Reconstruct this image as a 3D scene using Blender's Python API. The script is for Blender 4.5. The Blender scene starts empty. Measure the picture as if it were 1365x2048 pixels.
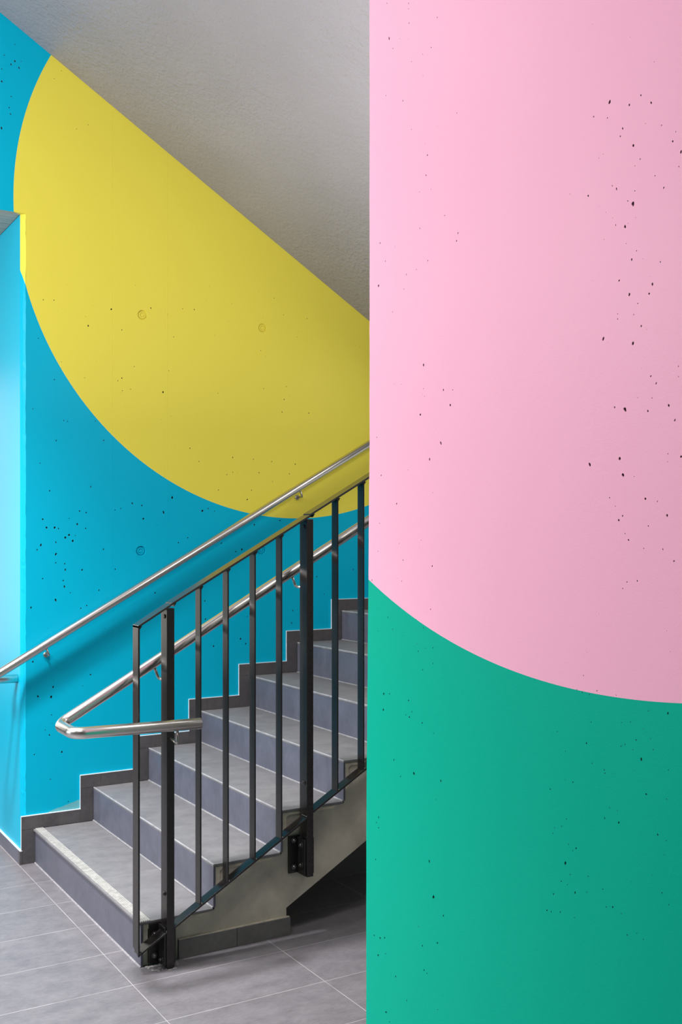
import bpy, bmesh, math, random
from mathutils import Vector, Matrix
from mathutils.geometry import delaunay_2d_cdt

# ------------------------------------------------------------------ camera, world, lights, exposure
S = bpy.context.scene
C = S.collection
cam_d = bpy.data.cameras.new('camera')
cam_d.sensor_fit = 'HORIZONTAL'; cam_d.sensor_width = 36.0
cam_d.lens = 36.0 * 2105.65 / 1365.0
cam_d.shift_y = 52.73 / 1365.0
cam_d.clip_start = 0.05
cam = bpy.data.objects.new('camera', cam_d); C.objects.link(cam)
cam.location = (0, 0, 1.611)
cam.rotation_euler = (math.radians(90), 0, -0.541478)
S.camera = cam
S.view_settings.view_transform = 'Standard'
S.view_settings.look = 'None'
S.view_settings.gamma = 1.0
S.view_settings.use_curve_mapping = False
S.view_settings.exposure = 0.0

W = bpy.data.worlds.new('world'); S.world = W; W.use_nodes = True
W.node_tree.nodes['Background'].inputs[0].default_value = (0.8, 0.88, 1.0, 1)
W.node_tree.nodes['Background'].inputs[1].default_value = 0.0

def area(name, loc, target, sx, sy, power, col):
    d = bpy.data.lights.new(name, 'AREA'); d.shape = 'RECTANGLE'; d.size = sx; d.size_y = sy
    d.energy = power; d.color = col
    o = bpy.data.objects.new(name, d); C.objects.link(o); o.location = loc
    o.rotation_euler = (Vector(target) - Vector(loc)).to_track_quat('-Z', 'Y').to_euler()
    return o
# lobby, stair and corridor lamps, unseen fills added among them, and the cool daylight from the glazed left side
def bulb(name, loc, power, col, r=0.12, spot=None):
    d = bpy.data.lights.new(name, 'SPOT' if spot else 'POINT'); d.energy = power; d.color = col; d.shadow_soft_size = r
    if spot: d.spot_size = spot; d.spot_blend = 1.0
    o = bpy.data.objects.new(name, d); C.objects.link(o); o.location = loc; return o
bulb('lobby_bulb', (0.03, 3.8, 3.9), 30, (1.0, 0.98, 0.95))
bulb('lobby_downlight', (0.1, 4.0, 4.3), 1150, (1.0, 0.98, 0.98), 0.17, 1.5)
area('stair_lamp', (3.55, 4.05, 2.70), (2.52, 3.9, 0.98), 1.3, 0.25, 5, (1.0, 0.97, 0.93))
area('stair_lamp', (2.75, 2.9, 3.0), (2.6, 3.7, 0), 0.7, 0.14, 13, (1.0, 0.97, 0.92))
area('soffit_fill', (2.2, 3.3, 2.2), (2.2, 3.3, 5), 0.7, 0.3, 28, (1.0, 0.95, 0.92))  # added unseen fill facing up, acts as bounce onto the soffit
area('window_daylight', (-3.7, 5.2, 1.6), (1.5, 4.6, 1.6), 5.4, 2.6, 100, (0.84, 0.91, 1.0))
area('corridor_window', (0.3, 9.3, 1.75), (0.3, 5, 1.75), 1.6, 2.5, 36, (1.0, 0.95, 0.86))
area('corridor_lamp', (-0.9, 7.2, 3.1), (-0.9, 7.2, 0), 1.4, 0.6, 14, (1.0, 0.99, 0.92))
area('lobby_lamp', (-1.4, 3.9, 3.0), (1.3, 4.4, 1.0), 0.8, 0.8, 112, (1.0, 0.98, 0.94))
area('near_fill', (-0.5, 1.0, 4.5), (-0.5, 1.0, 0), 1.2, 0.3, 34, (1.0, 0.98, 0.95))  # added unseen fill, brightens the near side of the pink wall
area('opening_lamp', (-0.6, 4.9, 3.0), (-0.6, 4.9, 0), 1.6, 0.3, 30, (1.0, 0.97, 0.92))

# ------------------------------------------------------------------ helpers
def tag(o, label=None, cat=None, group=None, kind=None):
    if label: o['label'] = label
    if cat: o['category'] = cat
    if group: o['group'] = group
    if kind: o['kind'] = kind
    return o
def finish(name, bm, m, parent=None, smooth=False, kind=None):
    me = bpy.data.meshes.new(name); bm.normal_update(); bm.to_mesh(me); bm.free()
    for x in (m if isinstance(m, (list, tuple)) else [m]): me.materials.append(x)
    if smooth:
        for p in me.polygons: p.use_smooth = True
    o = bpy.data.objects.new(name, me); C.objects.link(o)
    if parent: o.parent = parent
    if kind: o['kind'] = kind
    return o
def empty(name, loc=(0, 0, 0)):
    # parts keep world coordinates, so the empty's offset is taken back on each part
    o = bpy.data.objects.new(name, None); C.objects.link(o); o.location = loc; o.empty_display_size = 0.1
    return o
def part(name, bm, m, parent, smooth=False):
    o = finish(name, bm, m, None, smooth)
    o.parent = parent
    base = Vector((0, 0, 0)); q = parent
    while q: base += q.location; q = q.parent
    o.location = -base
    return o
def box(bm, a, b, mi=0):
    x0, y0, z0 = a; x1, y1, z1 = b
    v = [bm.verts.new(p) for p in ((x0,y0,z0),(x1,y0,z0),(x1,y1,z0),(x0,y1,z0),(x0,y0,z1),(x1,y0,z1),(x1,y1,z1),(x0,y1,z1))]
    for f in ((0,3,2,1),(4,5,6,7),(0,1,5,4),(1,2,6,5),(2,3,7,6),(3,0,4,7)):
        bm.faces.new([v[i] for i in f]).material_index = mi
def prism_xz(bm, pts, y0, y1, mi=0):
    """extrude a polygon in the XZ plane (clockwise seen from -Y or not) from y0 to y1"""
    a = [bm.verts.new((x, y0, z)) for x, z in pts]; b = [bm.verts.new((x, y1, z)) for x, z in pts]
    fs = [bm.faces.new(a), bm.faces.new(b[::-1])]
    n = len(pts)
    for i in range(n): fs.append(bm.faces.new([a[i], b[i], b[(i+1) % n], a[(i+1) % n]]))
    for f in fs: f.material_index = mi
    bmesh.ops.recalc_face_normals(bm, faces=fs)
def bevel(bm, w, seg=2):
    bmesh.ops.bevel(bm, geom=list(bm.edges), offset=w, segments=seg, affect='EDGES', profile=0.5, clamp_overlap=True)
def path_fillet(P, r, n=10):
    P = [Vector(p) for p in P]; out = [P[0]]
    for i in range(1, len(P)-1):
        a = (P[i-1]-P[i]).normalized(); b = (P[i+1]-P[i]).normalized()
        ang = a.angle(b); t = r / math.tan(ang/2)
        bis = (a+b).normalized(); c = P[i] + bis * (r / math.sin(ang/2))
        s0 = P[i]+a*t - c; s1 = P[i]+b*t - c; tot = s0.angle(s1); ax = s0.cross(s1).normalized()
        for k in range(n+1): out.append(c + Matrix.Rotation(tot*k/n, 3, ax) @ s0)
    out.append(P[-1]); return out
def tube(bm, pts, r, n=32, cap_round=0.0):
    pts = [Vector(p) for p in pts]; rings = []
    T = (pts[1]-pts[0]).normalized()
    N = T.cross(Vector((0, 0, 1))); N = (N if N.length > .1 else T.cross(Vector((1, 0, 0)))).normalized()
    for i, p in enumerate(pts):
        t = (pts[min(i+1, len(pts)-1)] - pts[max(i-1, 0)]).normalized()
        q = T.rotation_difference(t); N = (q @ N); N = (N - t*N.dot(t)).normalized(); T = t; B = t.cross(N)
        rings.append((p, N.copy(), B.copy(), r))
    if cap_round:
        p, N0, B0, _ = rings[-1]; rings[-1] = (p - T*cap_round, N0, B0, r); rings.append((p, N0, B0, r-cap_round))
        t0 = (pts[1]-pts[0]).normalized(); p, N0, B0, _ = rings[0]; rings[0] = (p, N0, B0, r-cap_round); rings.insert(1, (p+t0*cap_round, N0, B0, r))
    vr = [[bm.verts.new(p + (N*math.cos(2*math.pi*k/n) + B*math.sin(2*math.pi*k/n))*rr) for k in range(n)] for p, N, B, rr in rings]
    for a, b in zip(vr, vr[1:]):
        for k in range(n): bm.faces.new([a[k], a[(k+1) % n], b[(k+1) % n], b[k]]).smooth = True
    bm.faces.new(vr[0][::-1]); bm.faces.new(vr[-1])
def disc_cyl(bm, c, axis, r, h, n=24):
    c = Vector(c); ax = Vector(axis).normalized()
    tube(bm, [c, c+ax*h], r, n, min(r, h)*0.18)
def hexbolt(bm, c, axis, r, h):
    c = Vector(c); ax = Vector(axis).normalized()
    tube(bm, [c, c+ax*h*0.25], r*1.45, 20)
    tube(bm, [c+ax*h*0.25, c+ax*h], r, 6, h*0.12)
    tube(bm, [c+ax*h, c+ax*h*1.35], r*0.5, 12)

# ------------------------------------------------------------------ materials
class E:
    """arithmetic on node sockets"""
    def __init__(s, nt, sock): s.nt = nt; s.k = sock
    def _m(s, op, *a):
        n = s.nt.nodes.new('ShaderNodeMath'); n.operation = op
        for i, x in enumerate((s,)+a):
            if isinstance(x, E): s.nt.links.new(x.k, n.inputs[i])
            else: n.inputs[i].default_value = x
        return E(s.nt, n.outputs[0])
    def __add__(s, o): return s._m('ADD', o)
    def __sub__(s, o): return s._m('SUBTRACT', o)
    def __mul__(s, o): return s._m('MULTIPLY', o)
    def __truediv__(s, o): return s._m('DIVIDE', o)
    def lt(s, o): return s._m('LESS_THAN', o)
    def gt(s, o): return s._m('GREATER_THAN', o)
    def abs(s): return s._m('ABSOLUTE')
    def fract(s): return s._m('FRACT')
    def sqrt(s): return s._m('SQRT')
    def max(s, o): return s._m('MAXIMUM', o)
    def min(s, o): return s._m('MINIMUM', o)
    def clamp(s): return s._m('MAXIMUM', 0.0)._m('MINIMUM', 1.0)
def new_mat(name, rough=0.5, metallic=0.0, spec=0.5, col=(0.5, 0.5, 0.5)):
    m = bpy.data.materials.new(name); m.use_nodes = True; nt = m.node_tree
    b = nt.nodes['Principled BSDF']
    b.inputs['Roughness'].default_value = rough; b.inputs['Metallic'].default_value = metallic
    b.inputs['Specular IOR Level'].default_value = spec; b.inputs['Base Color'].default_value = (*col, 1)
    tc = nt.nodes.new('ShaderNodeNewGeometry')
    sp = nt.nodes.new('ShaderNodeSeparateXYZ'); nt.links.new(tc.outputs['Position'], sp.inputs[0])
    return m, nt, b, tc.outputs['Position'], E(nt, sp.outputs[0]), E(nt, sp.outputs[1]), E(nt, sp.outputs[2])
def noise(nt, vec, scale, detail=4, rough=0.5, stretch=None):
    if stretch:
        mp = nt.nodes.new('ShaderNodeMapping'); mp.inputs['Scale'].default_value = stretch; nt.links.new(vec, mp.inputs[0]); vec = mp.outputs[0]
    n = nt.nodes.new('ShaderNodeTexNoise'); n.inputs['Scale'].default_value = scale
    n.inputs['Detail'].default_value = detail; n.inputs['Roughness'].default_value = rough
    nt.links.new(vec, n.inputs['Vector']); return E(nt, n.outputs['Fac'])
def mix(nt, f, a, b):
    n = nt.nodes.new('ShaderNodeMix'); n.data_type = 'RGBA'
    if isinstance(f, E): nt.links.new(f.k, n.inputs[0])
    else: n.inputs[0].default_value = f
    for i, x in ((6, a), (7, b)):
        if isinstance(x, tuple): n.inputs[i].default_value = (*x, 1)
        else: nt.links.new(x, n.inputs[i])
    return n.outputs[2]
def bump(nt, b, h, strength, dist):
    n = nt.nodes.new('ShaderNodeBump'); n.inputs['Strength'].default_value = strength; n.inputs['Distance'].default_value = dist
    nt.links.new(h.k, n.inputs['Height']); nt.links.new(n.outputs[0], b.inputs['Normal'])
def ramp01(e, lo, hi): return ((e - lo) / (hi - lo)).clamp()

BLUE = (0.000, 0.412, 0.615); YELLOW = (0.765, 0.675, 0.082); PINK = (0.960, 0.475, 0.645); GREEN = (0.000, 0.430, 0.300)
def mural(name, kind):
    m, nt, b, pos, X, Y, Z = new_mat(name, 0.40, 0, 0.13 if kind == 'back' else 0.07)
    if kind == 'back':
        d = ((X-2.8588)*(X-2.8588) + (Z-3.2948)*(Z-3.2948)).sqrt()
        f = d.lt(1.5699) * Y.lt(5.304)
        col = mix(nt, f, BLUE, YELLOW)
        # unpainted smear of filler above the first tread's skirting
        edge = noise(nt, pos, 40, 2) * 0.012
        u = ((X-1.466)/0.155)
        sm = (Z - edge).lt(u*0.040 + 0.2375) * X.gt(1.462) * Z.lt(0.30)
        col = mix(nt, sm, col, (0.13, 0.42, 0.47))
    else:
        d = ((Y-1.5022)*(Y-1.5022) + (Z-3.2301)*(Z-3.2301)).sqrt()
        f = d.lt(1.9256)
        col = mix(nt, f, GREEN, PINK)
    nt.links.new(col, b.inputs['Base Color'])
    h = noise(nt, pos, 260, 3, 0.6) * 0.35 + noise(nt, pos, 60, 4, 0.6, (1, 1, 1)) * 0.5 + noise(nt, pos, 3, 3) * 2.0
    if kind == 'back':   # board seams left by the formwork
        for sx, w in ((1.790, 0.0022), (2.094, 0.0028)):
            ln = (((X-sx).abs() / w)).min(1.0)
            brk = ramp01(noise(nt, pos, 55, 3), 0.42, 0.58)
            h = h - (ln - 1.0) * brk * 1.4
    bump(nt, b, h, 0.35, 0.0016)
    return m
M_BACK = mural('painted_concrete_blue_yellow', 'back')
M_RIGHT = mural('painted_concrete_pink_green', 'right')

def tile(name, c1, c2, jc, xj=None, yj=None, rough=0.42, jw=0.0022, xr=None):
    m, nt, b, pos, X, Y, Z = new_mat(name, rough, 0, 0.5)
    n1 = noise(nt, pos, 7.0, 8, 0.72, (1.2, 1.8, 1.5)); n2 = noise(nt, pos, 38, 4, 0.7, (1.0, 3.0, 1.0))
    f = ramp01(n1*0.62 + n2*0.38, 0.36, 0.64)
    col = mix(nt, f, c1, c2)
    sp_ = ramp01(noise(nt, pos, 120, 2, 0.7), 0.72, 0.80) * 0.35
    col = mix(nt, sp_, col, (c2[0]*1.5, c2[1]*1.5, c2[2]*1.5))
    g = None
    for ax, spec in ((X, xj), (Y, yj)):
        if spec:
            x0, p = spec
            d = (((ax - x0)/p + 100.5).fract() - 0.5).abs() * p
            j = d.lt(jw*0.5)
            g = j if g is None else g.max(j)
    if g is not None:
        jn = ramp01(noise(nt, pos, 9, 3), 0.3, 0.6) * 0.5 + 0.5
        col = mix(nt, g*jn, col, jc)
        h = n2*0.3 + n1*0.6 - g*0.8
    else: h = n2*0.3 + n1*0.6
    nt.links.new(col, b.inputs['Base Color'])
    r = n1*0.25 + (rough-0.12); nt.links.new(r.k, b.inputs['Roughness'])
    bump(nt, b, h, 0.25, 0.0015)
    return m
M_FLOOR = tile('porcelain_floor_tile', (0.128, 0.120, 0.134), (0.200, 0.190, 0.208), (0.40, 0.38, 0.39), (1.313, 0.610), (3.640, 0.328), 0.46, 0.0030)
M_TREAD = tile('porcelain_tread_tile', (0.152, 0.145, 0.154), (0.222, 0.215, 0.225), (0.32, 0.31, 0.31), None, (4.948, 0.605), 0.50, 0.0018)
M_RISER = tile('porcelain_tile_cool_lit_riser', (0.088, 0.091, 0.124), (0.134, 0.138, 0.182), (0.19, 0.19, 0.2), None, (4.948, 0.605), 0.44, 0.0014)  # same tile with the cool daylight tint put into its colour
M_SKIRT = tile('porcelain_tile_shaded_skirting', (0.060, 0.056, 0.060), (0.095, 0.089, 0.093), (0.15, 0.15, 0.16), None, None, 0.46)  # same tile darkened, weaker light on this side put into the colour
def plain(name, col, rough, metallic=0.0, spec=0.5, nscale=None, amp=0.25, bs=0.1, stretch=None):
    m, nt, b, pos, X, Y, Z = new_mat(name, rough, metallic, spec, col)
    if nscale:
        n = noise(nt, pos, nscale, 5, 0.6, stretch)
        nt.links.new(mix(nt, ramp01(n, 0.3, 0.7), tuple(c*(1-amp) for c in col), tuple(min(1, c*(1+amp)) for c in col)), b.inputs['Base Color'])
        bump(nt, b, n, bs, 0.001)
    return m
M_GROUT = plain('pale_grout', (0.25, 0.245, 0.26), 0.7, nscale=60)
M_CAULK = plain('white_sealant', (0.72, 0.80, 0.86), 0.55)
M_NOSE = plain('pale_nosing_trim', (0.36, 0.36, 0.385), 0.45, nscale=30)
M_RIB = plain('ribbed_nosing_strip', (0.38, 0.372, 0.36), 0.55, nscale=40)
M_CONC = plain('raw_concrete', (0.46, 0.42, 0.35), 0.7, nscale=7, amp=0.22, bs=0.3)
M_CONC_PALE = plain('pale_mortar', (0.58, 0.52, 0.42), 0.75, nscale=20, amp=0.2, bs=0.4)
M_CONC_GREY = plain('grey_board_concrete', (0.46, 0.42, 0.36), 0.6, nscale=8, amp=0.3, bs=0.4, stretch=(1, 6, 1))
M_STEEL = plain('dark_powder_coat', (0.017, 0.014, 0.014), 0.27, 0.0, 0.5, nscale=240, amp=0.08, bs=0.05)
M_FLAT = plain('dark_satin_flat_bar', (0.020, 0.017, 0.016), 0.20, 0.0, 0.95, nscale=240, amp=0.08, bs=0.03)
M_PLATE = plain('black_mounting_steel', (0.010, 0.009, 0.009), 0.38, 0.0, 0.5)
M_BOLT = plain('zinc_bolt', (0.22, 0.215, 0.21), 0.32, 1.0, nscale=300, amp=0.3, bs=0.4)
M_WELD = plain('weld_bead_metal', (0.5, 0.49, 0.47), 0.3, 1.0, nscale=500, amp=0.4, bs=1.0)
def stainless():
    m, nt, b, pos, X, Y, Z = new_mat('brushed_stainless_steel', 0.2, 1.0, 0.5, (0.70, 0.67, 0.64))
    n = noise(nt, pos, 3, 2); nt.links.new((n*0.04+0.25).k, b.inputs['Roughness'])
    return m
M_INOX = stainless()
M_INOX2 = plain('satin_bracket_steel', (0.45, 0.43, 0.41), 0.28, 1.0)
def soffit_mat():
    m, nt, b, pos, X, Y, Z = new_mat('grey_satin_soffit_paint', 0.40, 0, 0.5, (0.33, 0.315, 0.315))
    n = noise(nt, pos, 1.4, 3)
    big = noise(nt, pos, 34, 2, 0.5); fine = noise(nt, pos, 80, 2, 0.5)
    mask = ramp01(noise(nt, pos, 1.1, 2), 0.30, 0.62) * 0.65 + 0.35
    nt.links.new(mix(nt, ramp01(n, 0.3, 0.7), (0.250, 0.240, 0.264), (0.290, 0.278, 0.304)), b.inputs['Base Color'])
    bump(nt, b, (big*0.8 + fine*0.5)*mask, 0.9, 0.010)
    return m
M_SOFFIT = soffit_mat()
M_PIT = plain('shaded_pore', (0.085, 0.050, 0.055), 0.9)  # pit floors coloured dark, the shade inside the cavity put into the colour
M_WHITE = plain('white_wall_paint', (0.74, 0.73, 0.72), 0.7)
M_GREYW = plain('grey_wall_paint', (0.30, 0.30, 0.30), 0.7)
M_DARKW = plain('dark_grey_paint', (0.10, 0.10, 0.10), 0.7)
M_CRUMB = plain('dried_plaster_crumbs', (0.30, 0.29, 0.29), 0.85)
M_PLINTH = tile('porcelain_plinth_tile', (0.120, 0.115, 0.112), (0.175, 0.168, 0.165), (0.2, 0.2, 0.2), None, None, 0.48)
HOLES_RIGHT = """1.482,2.458,3.4 1.431,2.434,2 1.377,2.419,2 1.402,2.442,1.6 1.525,2.444,1.7 1.488,2.429,1.4 1.448,2.395,2 1.454,2.382,1.7 1.421,2.354,2.7 1.326,2.331,1.9 1.307,2.306,2.5 1.404,2.323,1.3 1.417,2.314,1 1.368,2.281,1.3 1.475,2.293,1.4 1.464,2.284,2 1.347,2.253,1.9 1.54,2.292,2.1 1.422,2.244,4 1.435,2.253,1.3 1.417,2.267,1.3 1.442,2.206,2.7 1.466,2.215,1.4 1.413,2.153,1.3 1.425,2.139,2 1.457,2.106,2 1.374,2.082,2.6 1.431,2.074,2.7 1.382,2.066,2 1.355,2.119,1.3 1.352,2.369,1.3 1.319,2.346,1 1.312,2.281,1.3 1.592,2.31,1.1 1.499,2.362,0.8 1.511,2.358,0.8 1.492,2.246,0.8 1.474,2.231,0.8 1.415,2.216,0.9 1.434,2.21,0.8 1.497,2.195,0.9 1.439,2.173,0.9 2.304,2.27,3.5 2.102,2.035,3.2 2.116,1.915,3.3 2.031,1.838,3.2 2.077,1.803,3.2 1.994,1.925,3.1 2.021,1.964,2.4 1.985,1.96,1.6 2.084,2.286,1.6 2.176,2.272,1.7 1.499,2.001,3.2 1.422,1.98,3.1 1.41,2.053,1.2 1.401,2.009,1.9 1.442,1.857,3.8 1.469,1.864,1.9 1.385,1.848,1.9 1.456,1.764,3.2 1.447,1.732,3.2 1.536,1.758,3.3 1.391,1.685,2.5 1.339,1.653,2.4 1.448,1.654,1.9 1.458,1.646,2.2 1.378,1.912,1.8 1.365,1.897,1.8 1.335,1.853,2.4 1.321,1.825,1.8 1.307,1.758,2.4 1.433,1.608,1.9 1.384,1.634,1.5 1.349,1.591,1.5 1.323,1.57,1.8 1.411,1.531,1.6 1.437,1.528,1.3 1.448,1.515,1.3 2.191,1.556,1.7 2.066,1.544,2.4 2.22,1.699,2.1 2.291,1.775,2.2 2.312,1.875,1.7 1.482,1.69,1.3 2.238,2.19,1.3 2.132,2.275,1.2 2.187,2.238,1.4 2.23,2.005,1.1 2.199,2,1.1 2.102,1.977,1.2 2.098,1.958,1.2 2.168,1.782,1.3 2.064,1.721,1.2 2.3,1.65,1.3 2.112,1.607,1.2 2.209,1.598,1.3 2.307,1.577,1.5 1.395,1.592,1 1.419,1.728,0.9 1.337,1.765,1.1 1.338,1.751,0.9 1.375,1.871,1.2 1.313,1.921,1.2 1.313,1.903,1.1 1.41,1.876,0.9 1.42,2.034,1.1 1.461,2.043,1 1.461,2.033,1.3 1.362,1.679,1.2 1.467,1.673,1 1.442,1.62,1.3 2.254,2.895,3.3 2.264,2.99,1.6 2.166,2.947,1.6 2.046,2.861,1.5 2.237,2.863,1.6 2.164,2.897,1.6 2.071,2.799,1.5 2.192,2.713,2 1.969,2.605,1.5 2.086,2.543,1.9 2.092,2.496,1.9 2.297,2.38,2.1 1.964,2.323,1.9 1.97,2.306,2.2 2.118,2.373,1.6 2.271,2.327,1.6 2.269,2.754,1.6 2.154,2.628,1.2 2.167,2.934,1.2 2.206,2.875,1 2.106,2.796,1.2 2.154,2.797,1.2 2.105,2.744,1 2.071,2.456,1.2 2.119,2.463,1 2.016,2.378,1.3 2.227,2.354,1.2 1.553,1.337,1.2 1.516,1.311,1.5 1.572,1.306,1.2 1.557,1.303,1.2 1.537,1.301,1.2 1.465,1.309,1.1 1.337,1.292,2.1 1.384,1.29,1.1 1.532,1.247,1.2 1.451,1.258,1.1 1.428,1.263,1.1 1.629,1.213,1.2 1.545,1.203,1.9 1.414,1.231,1.5 1.378,1.239,1.1 1.442,1.218,1.1 1.452,1.213,1.1 1.422,1.211,1.1 1.372,1.22,1.1 1.401,1.197,2.6 1.529,1.166,1.2 1.496,1.159,1.5 1.494,1.153,1.5 1.471,1.157,0.9 1.583,1.118,1.6 1.65,1.09,1.6 1.389,1.134,2.2 1.336,1.189,1.1 1.34,1.135,1.1 1.482,1.088,1.1 1.462,1.087,1.1 1.495,1.065,1.5 1.458,1.065,1.9 1.602,1.039,1.2 1.616,1.021,1.2 1.637,1.013,1.2 1.642,1,1.2 1.361,1.065,1.8 1.574,0.986,2 1.584,0.979,1.2 1.596,0.989,1.2 1.605,0.948,3.2 1.591,0.929,1.2 1.54,0.939,1.5 1.617,0.908,1.6 1.599,0.906,1.2 1.577,0.896,2 1.64,0.875,2 1.544,0.906,1.2 1.5,0.925,1.1 1.351,0.961,1.4 1.491,0.893,1.5 1.474,0.898,1.9 1.451,0.892,1.1 1.66,0.835,2 1.647,0.836,1.6 1.62,0.844,1.6 1.579,0.845,1.2 1.436,0.856,1.5 1.412,0.867,1.1 1.396,0.861,1.1 1.335,0.944,1.1 1.396,1.254,0.9 1.605,1.177,1 1.605,1.118,1 1.346,1.032,0.9 1.341,1.059,0.9 1.501,1.002,0.8 1.427,0.961,0.7 2.336,1.501,1.8 2.197,1.503,1.3 2.073,1.439,1.6 2.26,1.408,1.7 2.134,1.41,1.3 2.063,1.347,1.6 2.063,1.309,1.6 2.125,1.333,1.7 2.103,1.392,1.7 2.238,1.379,1.7 2.189,1.366,1.3 2.131,1.35,1.3 2.106,1.289,1.7 2.218,1.51,0.9 2.095,1.343,1.2 2.306,1.369,1.3 2.309,1.427,0.9 2.313,1.436,0.9 2.279,1.208,3.1 2.252,1.212,1.8 2.166,1.206,2.4 2.281,1.167,3.1 2.179,1.168,1.8 2.163,1.165,2.4 2.152,1.18,1.8 2.108,1.159,2.1 2.06,1.141,1.7 2.232,1.046,2.1 2.143,1.028,3.6 2.202,1.009,1.8 2.031,1.032,2.3 2.15,1.005,1.2 2.303,0.883,2.5 2.314,0.867,1.9 2.303,0.856,2.2 2.318,0.769,1.9 2.078,0.827,2.9 2.061,0.746,4.1 2.021,0.713,2.3 2.123,0.655,1.5 2.325,0.568,2.5 2.296,0.57,3.1 2.275,0.578,2.5 2.045,0.64,2.9 2.107,0.613,2.4 2.306,0.522,3.1 2.27,0.538,1.9 2.1,0.556,2.3 2.088,0.552,1.8 2.224,0.496,2.4 2.174,0.454,1.8 2.268,0.388,3.1 2.251,0.37,1.8 2.044,0.481,1.7 2.049,0.984,1.4"""
HOLES_BACK = """1.433,1.707,4.8 1.452,1.665,5.7 1.493,1.665,5.8 1.512,1.66,3.8 1.566,1.712,2.9 1.62,1.75,3.9 1.654,1.743,3.9 1.608,1.683,4.9 1.651,1.662,3.9 1.566,1.628,5.8 1.547,1.615,5.8 1.585,1.598,5.8 1.424,1.578,5.7 1.405,1.554,3.8 1.499,1.591,3.8 1.499,1.532,5.8 1.598,1.626,2.9 1.547,1.453,4.8 1.633,1.451,4.9 1.544,1.483,3.9 1.498,1.488,3.8 1.432,1.41,3.8 1.536,1.398,3.9 1.542,1.367,4.8 1.572,1.335,2.9 1.498,1.3,5.8 1.375,1.267,4.7 1.627,1.255,3.9 1.657,1.268,3.9 1.96,1.714,5 1.899,1.794,5 1.952,1.784,4 2.121,1.828,6.5 2.073,1.749,6.1 1.807,1.451,4 1.745,1.555,3.9 1.837,1.766,3 1.806,1.758,3 2.157,1.588,4.1 2.211,1.614,4.1 1.467,1.849,3.8 1.419,1.986,2.9 1.678,1.875,3.9 1.721,1.344,3.9 2.025,1.323,4 1.384,0.997,5 1.485,0.865,5.1 1.475,0.816,6.5 1.409,0.824,5 1.677,0.914,4.1 1.476,0.725,3 1.466,0.625,4 1.529,0.534,5.1 1.391,0.535,4 1.471,0.403,3 1.561,0.279,3.1 1.786,2.795,4.8 2.07,2.387,5 2.248,2.845,3.2 2.181,2.842,2.5 2.732,2.964,2.6 2.002,2.825,3.7 1.843,2.694,3 2.13,2.686,2.5 1.821,2.428,2.4 2.81,2.472,2.6 2.796,2.398,3.3 2.783,2.325,3.3 2.957,2.33,3.4 2.387,2.403,2.6 1.843,2.444,3.6 1.89,2.389,2.4 1.846,2.378,3 2.793,2.877,2.6 2.945,2.872,2.7 2.881,2.759,2.1 2.649,2.662,2.6 1.91,2.509,2.4 2.102,2.503,2.5 2.666,2.449,2.6 1.296,4.045,2.6 1.296,3.963,4.7 1.277,3.943,4.2 1.316,3.935,4.2 1.245,3.98,3.1 1.233,3.91,3.1 1.233,3.849,4.7 1.278,3.785,3.1 1.268,3.728,3.7 1.275,3.698,3.7 1.232,3.619,5.2 1.326,3.968,2.1 1.664,3.723,2.2 1.604,3.691,2.2 1.491,3.92,2.1 1.527,3.968,2.1 1.665,2.697,4.2 1.489,2.807,2.8 1.436,2.803,2.8 1.411,2.608,2.8 1.491,2.409,2.8 1.5,2.103,3.5 1.746,2.116,3.6 1.539,2.206,2.8 1.558,2.202,2.8 1.384,2.255,2.7 1.702,2.213,2.8 1.646,2.43,2.1 1.527,2.501,2.1 2.276,2.027,3.1 2.476,2.056,3.2 2.603,2.051,2.7 2.718,2.043,3.2 2.868,2.034,3.8 2.638,1.978,3.2 2.83,1.978,3.3 2.723,1.932,2.7 2.391,1.875,3.1 2.591,1.879,3.2 2.565,1.827,4.2 2.441,1.961,2.6 2.476,1.975,2.6 2.296,1.76,6.5 2.33,1.773,4.2 2.367,1.759,3.1 2.608,1.687,5.3 2.769,1.712,4.3 2.223,2.096,3.1 2.532,1.55,6 2.494,1.538,4 2.409,1.584,4 2.524,1.055,6 2.556,1.027,5 2.362,1.023,4.9 2.314,1.173,4.9 2.845,1.13,4.1 2.852,1.2,4.1 3.256,1.428,4.3 3.009,1.39,4.2 3.057,1.289,3.1 2.31,1.272,3.9 2.564,1.177,3 1.635,0.859,2.5 1.481,0.682,1.9 1.505,0.642,2.5 1.445,0.653,2.5"""

# ------------------------------------------------------------------ dimensions (metres)
H, T, X1 = 0.17, 0.29658, 1.392          # riser, going, front of the first riser
YW, YT, YE = 5.2743, 5.2643, 3.774       # painted wall, skirting face, open end of the treads
SK, SO = 0.0664, 0.0667                  # skirting height and its offset before each riser
NST = 9
XE = 4.45                                # end of the stairwell
def stair_x(k): return X1 + (k-1)*T
SLOPE = -0.5980
def soffit_z(x): return 4.186 + SLOPE*(x-1.2217)
random.seed(7)

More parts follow.
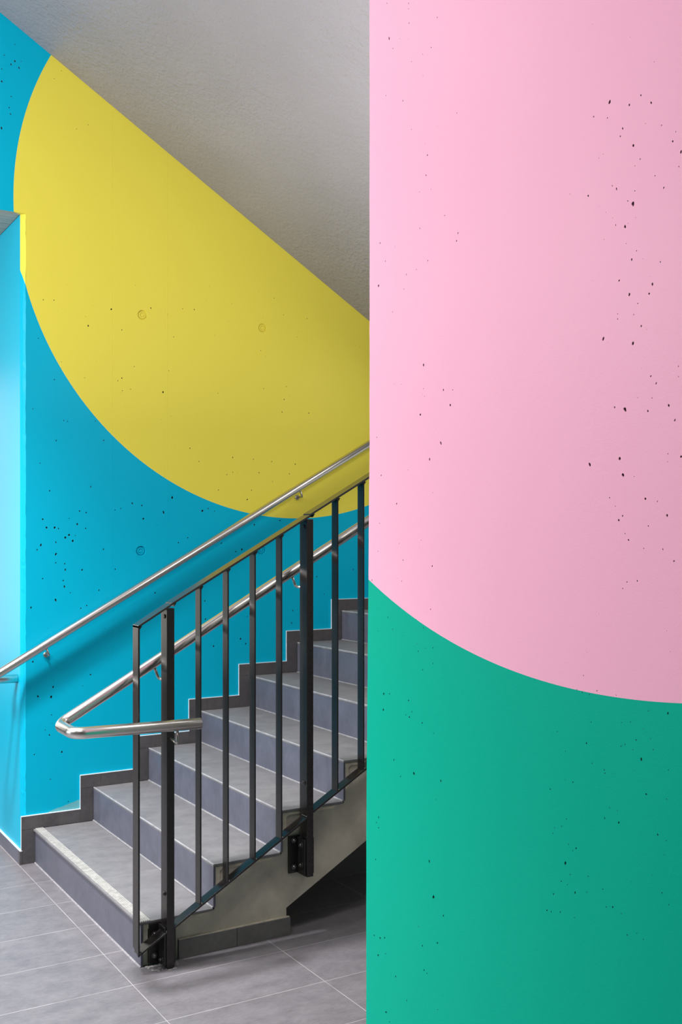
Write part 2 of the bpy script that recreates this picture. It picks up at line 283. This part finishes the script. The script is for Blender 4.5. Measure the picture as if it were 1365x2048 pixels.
# ------------------------------------------------------------------ pitted walls: real cavities cut into the face
def parse(s): return [tuple(map(float, q.split(','))) for q in s.split()]
def pitted(name, outline, holes, rings, to3d, nrm, mat, kind='structure'):
    """outline: 2-D polygon; holes: (u, v, radius mm); rings: tie-hole centres; nrm points INTO the concrete"""
    pts = [Vector(p) for p in outline]; n0 = len(pts)
    edges = [(i, (i+1) % n0) for i in range(n0)]
    loops = []
    for (u, v, rmm) in holes:
        r = rmm/1000.0; n = 9; a0 = random.random()*6.28; el = random.uniform(1.0, 1.5); tilt = random.uniform(-.6, .6) + 1.57
        rr = [r*random.uniform(0.78, 1.12) for _ in range(n)]
        lp = []
        for k in range(n):
            a = 2*math.pi*k/n
            px, py = rr[k]*math.cos(a)*el, rr[k]*math.sin(a)/el**0.5
            lp.append(Vector((u + px*math.cos(tilt)-py*math.sin(tilt), v + px*math.sin(tilt)+py*math.cos(tilt))))
        loops.append(('pit', Vector((u, v)), lp, r))
    for (u, v, R) in rings:
        loops.append(('ring', Vector((u, v)), [Vector((u+R*math.cos(2*math.pi*k/32), v+R*math.sin(2*math.pi*k/32))) for k in range(32)], R))
    for L in loops:
        s0 = len(pts); pts += L[2]; n = len(L[2]); edges += [(s0+i, s0+(i+1) % n) for i in range(n)]
    vv, ee, ff, ov, oe, of = delaunay_2d_cdt(pts, edges, [], 1, 1e-7)
    bm = bmesh.new(); V = [bm.verts.new(to3d(p.x, p.y, 0)) for p in vv]
    grid = {}
    for i, L in enumerate(loops):
        c = L[1]; grid.setdefault((round(c.x*5), round(c.y*5)), []).append(L)
    for f in ff:
        c = sum((vv[i] for i in f), Vector((0, 0)))/len(f); inside = False
        gx, gy = round(c.x*5), round(c.y*5)
        for a in (-1, 0, 1):
            for b_ in (-1, 0, 1):
                for L in grid.get((gx+a, gy+b_), ()):
                    if (c-L[1]).length < L[3]*1.9:
                        P = L[2]; ins = False; j = len(P)-1
                        for i in range(len(P)):
                            if (P[i].y > c.y) != (P[j].y > c.y) and c.x < (P[j].x-P[i].x)*(c.y-P[i].y)/(P[j].y-P[i].y)+P[i].x: ins = not ins
                            j = i
                        if ins: inside = True
        if not inside:
            try: bm.faces.new([V[i] for i in f])
            except ValueError: pass
    for kind_, c, P, r in loops:
        n = len(P)
        if kind_ == 'pit': prof = [(1, 0), (0.92, r*0.45), (0.80, r*1.4), (0.45, r*1.9)]
        else: prof = [(1, 0), (0.93, 0.0070), (0.74, 0.0070), (0.68, 0.0015), (0.50, 0.0012), (0.46, 0.0050), (0.34, 0.0050), (0.28, 0.0018), (0.10, 0.0018)]
        prev = None
        for s, d in prof:
            off = Vector((0, 0))
            ring = [bm.verts.new(to3d(c.x+(p.x-c.x)*s, c.y+(p.y-c.y)*s, d)) for p in P]
            if prev:
                for k in range(n):
                    f_ = bm.faces.new([prev[k], prev[(k+1) % n], ring[(k+1) % n], ring[k]])
                    if kind_ == 'pit' and d > r*1.0: f_.material_index = 1
            prev = ring
        bm.faces.new(prev).material_index = 1 if kind_ == 'pit' else 0
    bmesh.ops.remove_doubles(bm, verts=bm.verts, dist=1e-6)
    bmesh.ops.recalc_face_normals(bm, faces=bm.faces)
    return bm

HB = parse(HOLES_BACK); HR = parse(HOLES_RIGHT)
def scatter(n, box_, lo, hi, existing, avoid=()):
    out = []
    while len(out) < n:
        x = random.uniform(box_[0], box_[1]); z = random.uniform(box_[2], box_[3]); r = random.uniform(lo, hi)
        if all(math.hypot(x-o[0], z-o[1]) > 0.008 for o in existing+out) and all(math.hypot(x-o[0], z-o[1]) > 0.04 for o in avoid): out.append((x, z, r))
    return out
TIES = [(1.954, 2.7835, 0.0265), (2.6575, 2.7878, 0.025), (1.946, 1.5446, 0.0265), (2.6512, 1.5463, 0.0265)]
HB = [h for h in HB if all(math.hypot(h[0]-t[0], h[1]-t[1]) > 0.04 for t in TIES)]
HB += scatter(150, (1.42, 3.3, 1.3, 3.0), 0.7, 1.6, HB, TIES)
HB += scatter(30, (1.37, 2.2, 0.45, 1.3), 0.9, 1.8, HB, TIES)
HB += scatter(40, (3.4, 4.3, 1.6, 2.3), 0.9, 2.4, HB, TIES)
HB = [h for h in HB if h[1] < soffit_z(h[0])-0.02 and h[0] > (1.365 if h[1] < 3.25 else 1.05)]
HR += scatter(110, (2.02, 2.33, 0.4, 3.4), 0.35, 0.8, HR)
HR += scatter(60, (1.32, 1.62, 0.6, 3.0), 0.35, 0.75, HR)
HR += scatter(60, (0.6, 1.0, 0.6, 3.0), 0.5, 1.6, HR)
HR = [h for h in HR if h[0] < 2.338 and h[1] > 0.05]

ZC = 4.7
# back wall: stepped outline round the opening of the corridor
bm = pitted('wall_back', [(1.3495, 0.0), (XE, 0.0), (XE, ZC), (-3.6, ZC), (-3.6, 3.219), (1.289, 3.219), (1.3495, 3.219)],
            HB, TIES, lambda u, v, d: (u, YW+d, v), None, M_BACK)
# chipped chamfer at the corner, the face that turns into the corridor, the little wedge under the lintel
def quad(bm, *p): bm.faces.new([bm.verts.new(q) for q in p])
zs = [0.0]
while zs[-1] < 3.219: zs.append(min(3.219, zs[-1]+random.uniform(0.012, 0.05)))
lead = [bm.verts.new((1.3495+random.uniform(-.0012, .0004), YW, z)) for z in zs]
mid = [bm.verts.new((1.338+random.uniform(-.001, .001), YW+0.013, z)) for z in zs]
bk = [bm.verts.new((1.3285, YW+0.030, z)) for z in zs]
far = [bm.verts.new((1.3285, 9.4, z)) for z in (0.0, 3.219)]
for a, b_ in ((lead, mid), (mid, bk)):
    for i in range(len(zs)-1): bm.faces.new([a[i], a[i+1], b_[i+1], b_[i]])
bm.faces.new(bk + [far[1], far[0]])
quad(bm, (1.289, YW, 3.219), (1.3495, YW, 3.219), (1.3285, YW+0.030, 3.2185))
finish('wall_back', bm, [M_BACK, M_PIT], kind='structure')

# right wall: its face looks along -X, its free end towards the stairs
def ye(z): return 2.3635 - (2.3635-2.3475)*min(1, max(0, (z-0.85)/1.0))
outl = [(-2.9, 0), (ye(0), 0)] + [(ye(z) + random.uniform(-.0006, .0006), z) for z in [0.06*i for i in range(1, 78)]] + [(ye(ZC), ZC), (-2.9, ZC)]
bm = pitted('wall_right', outl, HR, [], lambda u, v, d: (1.5+d, u, v), None, M_RIGHT)
ends = [(p[0], p[1]) for p in outl[1:-1]]
a = [bm.verts.new((1.5, y, z)) for y, z in ends]; b_ = [bm.verts.new((1.504, y+0.004, z)) for y, z in ends]; c_ = [bm.verts.new((1.75, y+0.004, z)) for y, z in ends]
for i in range(len(ends)-1):
    bm.faces.new([a[i], a[i+1], b_[i+1], b_[i]]); bm.faces.new([b_[i], b_[i+1], c_[i+1], c_[i]])
quad(bm, (1.75, -2.9, 0), (1.75, 2.35, 0), (1.75, 2.35, ZC), (1.75, -2.9, ZC))
finish('wall_right', bm, [M_RIGHT, M_PIT], kind='structure')

# ------------------------------------------------------------------ room shell
def slab(name, a, b, m, kind='structure'):
    bm = bmesh.new(); box(bm, a, b); return finish(name, bm, m, kind=kind)
slab('floor', (-3.8, -3.1, -0.1), (XE+0.1, 9.5, 0), M_FLOOR)
slab('wall_left', (-3.9, -3.1, 0), (-3.8, YW, ZC), M_GREYW)
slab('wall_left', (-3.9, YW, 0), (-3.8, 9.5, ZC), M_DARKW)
slab('wall_front', (-3.8, -3.1, 0), (1.75, -3.0, ZC), M_GREYW)
slab('wall_stairwell', (XE, 2.7, 0), (XE+0.1, YW, ZC), M_WHITE)
slab('wall_side', (1.75, 2.20, 0), (XE, 2.30, ZC), M_GREYW)
slab('light_blocker_wall', (-1.55, -3.0, 0), (-1.45, 1.3, ZC), M_GREYW)  # unseen wall added to shade the near part of the right wall
bm = bmesh.new(); prism_xz(bm, [(2.10, 0), (XE-0.01, 0), (XE-0.01, 0.105+0.5635*(XE-0.01-2.017)), (2.10, 0.150)], 4.3, 4.36); finish('understair_dark_panel', bm, M_DARKW, kind='structure')  # added dark panel that keeps the space under the stairs dark
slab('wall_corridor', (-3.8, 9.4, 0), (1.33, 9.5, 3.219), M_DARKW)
slab('ceiling', (-3.8, -3.0, ZC), (XE, YW, ZC+0.1), M_WHITE)
slab('ceiling_corridor', (-3.8, YW+0.001, 3.22), (1.327, 9.4, 3.45), M_CONC_GREY)
# underside of the upper flight
bm = bmesh.new()
xs0, xs1 = 0.38, XE
prism_xz(bm, [(xs0, soffit_z(xs0)), (xs1, soffit_z(xs1)), (xs1, soffit_z(xs1)+0.26), (xs0, soffit_z(xs0)+0.26)], 3.12, YW-0.001)
bmesh.ops.subdivide_edges(bm, edges=list(bm.edges), cuts=1)
finish('ceiling_soffit', bm, M_SOFFIT, kind='structure')

# skirting on the back wall, stepping up with the stairs: separate tiles over a pale bed
bm = bmesh.new(); g = 0.0008
def sk_tile(x0, x1, z0, z1): box(bm, (x0+g, YT, z0+g), (x1-g, YW-0.0015, z1-0.0015))
x = X1 - SO
box(bm, (1.3165, YW-0.012, 0), (1.3275, YW+0.012, SK))
for k in range(1, NST+1):
    xk = stair_x(k)-SO; xn = stair_x(k+1)-SO
    z0 = (k-1)*H + (SK if k > 1 else 0)
    sk_tile(xk, stair_x(k) + (0.02 if k == 0 else 0), (k-1)*H, k*H)
    sk_tile(xk, xk+0.105, k*H, k*H+SK); sk_tile(xk+0.105, xn, k*H, k*H+SK)
    if k > 1: pass
finish('baseboard_back', bm, M_SKIRT, kind='structure')
M_SKGROUT = plain('skirting_grout', (0.16, 0.155, 0.15), 0.7)
bm = bmesh.new()
for k in range(1, NST+1):
    xk = stair_x(k)-SO; xn = stair_x(k+1)-SO
    box(bm, (xk-0.0012, YT+0.0005, k*H+SK-0.0015), (xn+0.001, YW-0.0005, k*H+SK+0.0015))
    zlo = 0.0 if k == 1 else (k-1)*H+SK
    box(bm, (xk-0.0014, YT+0.002, zlo), (xk+0.0002, YW-0.0005, k*H+SK))
    box(bm, (xk, YT+0.0012, (k-1)*H), (stair_x(k), YW-0.001, k*H+0.01), 1)
    box(bm, (xk, YT+0.0012, k*H), (xn, YW-0.001, k*H+SK-0.003), 1)
finish('trim_1', bm, [M_CAULK, M_SKGROUT], kind='structure')
# skirting along the corridor face
bm = bmesh.new(); box(bm, (1.3165, YW+0.012, 0), (1.328, 9.4, SK)); finish('baseboard_left', bm, M_RISER, kind='structure')
bm = bmesh.new(); box(bm, (1.3172, YW-0.012, SK), (1.3285, 9.4, SK+0.003)); finish('trim_2', bm, M_CAULK, kind='structure')

# ------------------------------------------------------------------ staircase
st = empty('staircase', (X1, YE, 0))
tag(st, 'grey tiled concrete staircase rising to the right beside the blue wall', 'stairs')
TT = 0.011
for k in range(1, NST+1):
    xa, xb = stair_x(k), stair_x(k+1)
    if k == NST: xb = XE
    bm = bmesh.new()
    over = 0.008 if k == 1 else 0.0
    zt_ = k*H - (0.0013 if k == 1 else 0.0)
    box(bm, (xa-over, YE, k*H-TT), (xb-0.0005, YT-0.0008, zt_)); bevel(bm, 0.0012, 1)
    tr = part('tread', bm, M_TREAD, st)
    if k == 1:
        bm = bmesh.new()      # ribbed edge strip
        prof = []; w0, nrib = xa+0.0005, 5
        for i in range(nrib):
            x0 = w0 + i*0.0080
            prof += [(x0, 0.0), (x0+0.0006, 0.0022), (x0+0.0050, 0.0022), (x0+0.0056, -0.0012), (x0+0.0074, -0.0012)]
        pts = [(px, k*H-0.002+0.002+pz) for px, pz in prof] + [(w0+nrib*0.0080, k*H), (w0+nrib*0.0080, k*H-0.002), (w0, k*H-0.002)]
        prism_xz(bm, pts, YE+0.001, YT-0.002)
        part('nosing_strip', bm, M_RIB, tr)
    else:
        bm = bmesh.new(); box(bm, (xa-0.0006, YE-0.0004, k*H-0.0045), (xa+0.0052, YT-0.001, k*H+0.0008)); bevel(bm, 0.0008, 1)
        part('nosing_strip', bm, M_NOSE, tr)
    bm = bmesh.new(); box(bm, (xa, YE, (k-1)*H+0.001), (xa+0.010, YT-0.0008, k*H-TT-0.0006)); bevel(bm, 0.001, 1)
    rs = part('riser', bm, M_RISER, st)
    bm = bmesh.new()
    prism_xz(bm, [(xa-0.0050, (k-1)*H+0.0002), (xa+0.001, (k-1)*H+0.0002), (xa+0.001, (k-1)*H+0.0055)], YE+(0 if k == 1 else 0.004), YT-0.001)
    part('joint_bead', bm, M_GROUT, rs)
    # L-shaped mortar edge beneath each tread end
    if k <= 6:
        bm = bmesh.new()
        z1 = k*H-TT-0.001; xm = xa+0.010
        L = [(xm, z1), (xb-0.03, z1), (xb-0.05, z1-0.013), (xm+0.030, z1-0.013), (xm+0.020, z1-0.021), (xm+0.020, z1-0.10), (xm, z1-0.12)]
        prism_xz(bm, L, YE+0.004, YE+0.02)
        bevel(bm, 0.0015, 1)
        part('mortar_edge', bm, M_CONC_PALE, st)
# concrete body
YC = YE+0.0115
pts = [(X1+0.010, 0.0)]
for k in range(1, NST+1):
    xa = stair_x(k)+0.010
    pts += [(xa, k*H-TT), (stair_x(k+1)+0.010 if k < NST else XE-0.002, k*H-TT)]
xu = XE-0.002
pts += [(xu, 0.108+0.5635*(xu-2.017)), (2.017, 0.108), (2.017, 0.0)]
bm = bmesh.new(); prism_xz(bm, pts, YC, YT)
part('concrete_body', bm, M_CONC, st)
# sawn joint and cracks are shallow grooves of their own dark line in the concrete: plinth tiles at its foot
bm = bmesh.new(); box(bm, (1.545, YE-0.0005, 0.0), (1.79, YC, 0.0725)); box(bm, (1.7915, YE-0.0005, 0.0), (2.030, YC+0.0, 0.0725)); bevel(bm, 0.0008, 1)
part('plinth_tile', bm, M_PLINTH, st)
bm = bmesh.new(); box(bm, (1.545, YE+0.001, 0.0725), (2.026, YC, 0.0755)); part('plinth_bead', bm, M_CONC_PALE, st)
bm = bmesh.new(); box(bm, (1.394, YE+0.002, 0.0), (1.402, YC+0.0, H-TT)); part('corner_mortar', bm, M_CONC_PALE, st)

bm = bmesh.new()
for q in range(46):
    u = random.random(); cx = 1.405+u*0.125; cy = YC-0.012-random.random()*0.085*(0.4+0.6*math.sin(u*3.1)); rr = random.uniform(0.002, 0.0085)
    bmesh.ops.create_icosphere(bm, subdivisions=2, radius=rr, matrix=Matrix.Translation((cx, cy, 0.0004)) @ Matrix.Diagonal((random.uniform(.7, 1.5), 1, 0.18, 1)))
part('mortar_crumbs', bm, M_CRUMB, st, smooth=True)
# ------------------------------------------------------------------ balustrade
Y0 = 3.706; BW = 0.047; PW = 0.062
bal = empty('balustrade', (1.36, Y0, 0))
tag(bal, 'dark steel flat-bar balustrade bolted to the open side of the tiled stairs', 'balustrade')
def zlow(x): return 0.215 + 0.580*(x-1.604)
def ztop(x): return 1.367 + 0.5665*(x-1.491)
POSTS = [(1.470, 0.0), (2.069, 0.244), (2.668, 0.590)]
def sloped(bm, xa, xb, fz, th, y0, y1, dz=0.0, endcut=True):
    prism_xz(bm, [(xa, fz(xa)+dz), (xb, fz(xb)+dz), (xb, fz(xb)+dz-th*1.15), (xa, fz(xa)+dz-th*1.15)], y0, y1)
for i, (px, pz) in enumerate(POSTS):
    bm = bmesh.new(); box(bm, (px, Y0, pz), (px+0.030, Y0+PW, ztop(px+0.004)-0.008)); bevel(bm, 0.002, 2)
    po = part('post', bm, M_STEEL, bal)
    lowb = {0: 0.276, 1: 0.621, 2: 0.965}[i]; upb = {0: 1.318, 1: 1.659, 2: 2.0}[i]
    bm = bmesh.new(); hexbolt(bm, (px, Y0+0.026, lowb), (-1, 0, 0), 0.0065, 0.007); part('bolt', bm, M_BOLT, po)
    bm = bmesh.new(); disc_cyl(bm, (px+0.001, Y0+0.026, upb), (-1, 0, 0), 0.008, 0.004); part('bolt', bm, M_PLATE, po)
    # mounting bracket on the concrete and the tab beside the post
    zt = zlow(px)-0.03
    z0 = pz if i else 0.004
    bm = bmesh.new()
    hx0, hx1 = (px-0.046, px+0.062)
    ztp = z0+0.155 if i else 0.158
    box(bm, (hx0, YC-0.010 if i else YC-0.014, z0+0.004), (hx1, YC-0.0005, ztp)); bevel(bm, 0.001, 1)
    pl = part('mounting_plate', bm, M_PLATE, po)
    bm = bmesh.new(); box(bm, (px-0.008, Y0+0.006, z0+0.004), (px-0.0005, YC-0.008, ztp-0.004)); box(bm, (px+0.0305, Y0+0.010, z0+0.010), (px+0.038, YC-0.008, ztp)); bevel(bm, 0.001, 1)
    part('mounting_tab', bm, M_PLATE, po)
    zb = [z0+0.137, z0+0.030] if i else [0.117, 0.035]
    for zz in zb:
        bm = bmesh.new(); hexbolt(bm, (px-0.024, YC-0.012, zz), (0, -1, 0), 0.0075, 0.010); part('bolt', bm, M_BOLT, po)
    for zz in ((zb[0]-0.012, zb[1]+0.015) if i else (0.030,)):
        bm = bmesh.new(); hexbolt(bm, (px-0.008, Y0+0.030, zz), (-1, 0, 0), 0.0075, 0.010); part('bolt', bm, M_BOLT, po)

def gusset(bm, x, z, s=0.010):
    prism_xz(bm, [(x, z+s*0.5665), (x+s, z+s*0.5665*1.0), (x, z-s*0.9)], Y0+0.003, Y0+BW-0.004)
BARS = {0: [], 1: [1.604, 1.7185, 1.8345, 1.9515], 2: [2.212, 2.338, 2.452, 2.566]}
ENDW = 0.058
# end frame in front of the first post
bm = bmesh.new(); box(bm, (1.357, Y0, zlow(1.357)-0.004), (1.364, Y0+ENDW, 1.2885)); 
# slanted foot of the end bar
for v in bm.verts:
    if v.co.z < 0.5: v.co.z += 0.022 if v.co.y > Y0+0.03 else 0.0
bevel(bm, 0.0008, 1); part('end_bar', bm, M_STEEL, bal)
def rail_part(nm, xa, xb, fz, th, w, dz=0.0):
    bm = bmesh.new(); sloped(bm, xa, xb, fz, th, Y0, Y0+w, dz); bevel(bm, 0.0008, 1); return part(nm, bm, M_FLAT if nm == 'top_rail' else M_STEEL, bal)
rail_part('top_rail', 1.357, 1.486, lambda x: 1.2895+0.59*(x-1.357), 0.008, ENDW)
rail_part('bottom_rail', 1.362, 1.4695, lambda x: zlow(x)+0.004, 0.008, ENDW-0.004)
rail_part('top_rail', 1.488, 2.0835, ztop, 0.008, 0.061, 0.003)
rail_part('bottom_rail', 1.5005, 2.0688, zlow, 0.008, BW+0.001)
rail_part('top_rail', 2.0855, 2.682, ztop, 0.008, 0.061, 0.007)
rail_part('bottom_rail', 2.0995, 2.6678, lambda x: 0.574+0.573*(x-2.212), 0.008, BW+0.001)
bm = bmesh.new(); gusset(bm, 1.364, 1.2935-0.012); part('gusset', bm, M_STEEL, bal)
for p in (1, 2):
    fl = zlow if p == 1 else (lambda x: 0.574+0.573*(x-2.212)); tz = ztop
    for x in BARS[p]:
        bm = bmesh.new(); box(bm, (x, Y0+0.0012, fl(x)-0.001), (x+0.006, Y0+BW, tz(x)-0.002)); bevel(bm, 0.0007, 1)
        part('baluster', bm, M_STEEL, bal)
        bm = bmesh.new(); gusset(bm, x+0.006, tz(x+0.006)-0.0105+0.003*(p-1)); part('gusset', bm, M_STEEL, bal)
        bm = bmesh.new()
        for q in range(3):
            bmesh.ops.create_icosphere(bm, subdivisions=2, radius=0.0026-0.0004*q, matrix=Matrix.Translation((x+0.0075, Y0+0.003+0.003*q, fl(x)+0.006+0.001*q)) @ Matrix.Diagonal((1, 1, 1.3, 1)))
        part('weld_bead', bm, M_WELD, bal, smooth=True)
    x = POSTS[p-1][0]+0.030
    bm = bmesh.new(); gusset(bm, x, ztop(x)-0.009+0.003*(p-1), 0.009); part('gusset', bm, M_STEEL, bal)
for i in (0, 1):
    px = POSTS[i][0]; bm = bmesh.new()
    for q in range(7):
        bmesh.ops.create_icosphere(bm, subdivisions=2, radius=0.0021, matrix=Matrix.Translation((px-0.0015, Y0+0.002+0.006*q, zlow(px)+0.005)) @ Matrix.Diagonal((0.8, 1.4, 0.8, 1)))
    part('weld_bead', bm, M_WELD, bal, smooth=True)

# ------------------------------------------------------------------ handrails
R = 0.0211
def handrail(nm, label, loc, pts, fil, arms):
    h = empty(nm, loc); tag(h, label, 'handrail')
    bm = bmesh.new(); tube(bm, path_fillet(pts, fil, 12), R, 40, 0.0016); part('rail_pipe', bm, M_INOX, h)
    for apts, ros, rax in arms:
        bm = bmesh.new(); tube(bm, path_fillet(apts, 0.008, 6), 0.0055, 16); br = part('bracket_arm', bm, M_INOX2, h)
        if ros:
            bm = bmesh.new(); disc_cyl(bm, ros, rax, 0.0135, 0.010, 28); part('rosette', bm, M_INOX2, br)
    return h
def zw(x): return 1.028 + 0.5690*(x-1.329)
xw = 1.115
handrail('handrail', 'long brushed steel handrail running up the blue and yellow wall', (xw, 5.21, zw(xw)),
         [(XE-0.06, 5.21, zw(XE-0.06)), (xw, 5.21, zw(xw)), (xw, 5.358, 0.911), (1.3275, 5.358, 0.909)], 0.042,
         [([(1.447, YW-0.002, 1.030), (1.445, 5.206, 1.031), (1.432, 5.21, zw(1.432)-0.012)], (1.447, YW, 1.030), (0, -1, 0)),
          ([(2.877, YW-0.002, 1.844), (2.876, 5.206, 1.846), (2.862, 5.21, zw(2.862)-0.012)], (2.877, YW, 1.844), (0, -1, 0)),
          ([(4.2, YW-0.002, 2.597), (4.199, 5.206, 2.599), (4.185, 5.21, zw(4.185)-0.012)], (4.2, YW, 2.597), (0, -1, 0))])
def zb_(x): return 0.9315 + 0.5640*(x-1.105)
handrail('handrail', 'brushed steel handrail fixed to the dark balustrade, bent back at its lower end', (1.10, 3.83, 0.93),
         [(2.95, 3.83, zb_(2.95)), (1.098, 3.83, 0.928), (1.098, 3.64, 0.927), (1.577, 3.64, 0.920)], 0.040,
         [([(1.4825, Y0+PW-0.001, 1.072), (1.484, 3.83, 1.074), (1.466, 3.83, zb_(1.466)-0.014)], None, None),
          ([(1.482, Y0+0.001, 0.866), (1.484, 3.64, 0.852), (1.484, 3.64, 0.905)], None, None),
          ([(2.0825, Y0+PW-0.001, 1.410), (2.084, 3.83, 1.412), (2.066, 3.83, zb_(2.066)-0.014)], None, None),
          ([(2.6825, Y0+PW-0.001, 1.750), (2.684, 3.83, 1.752), (2.666, 3.83, zb_(2.666)-0.014)], None, None)])
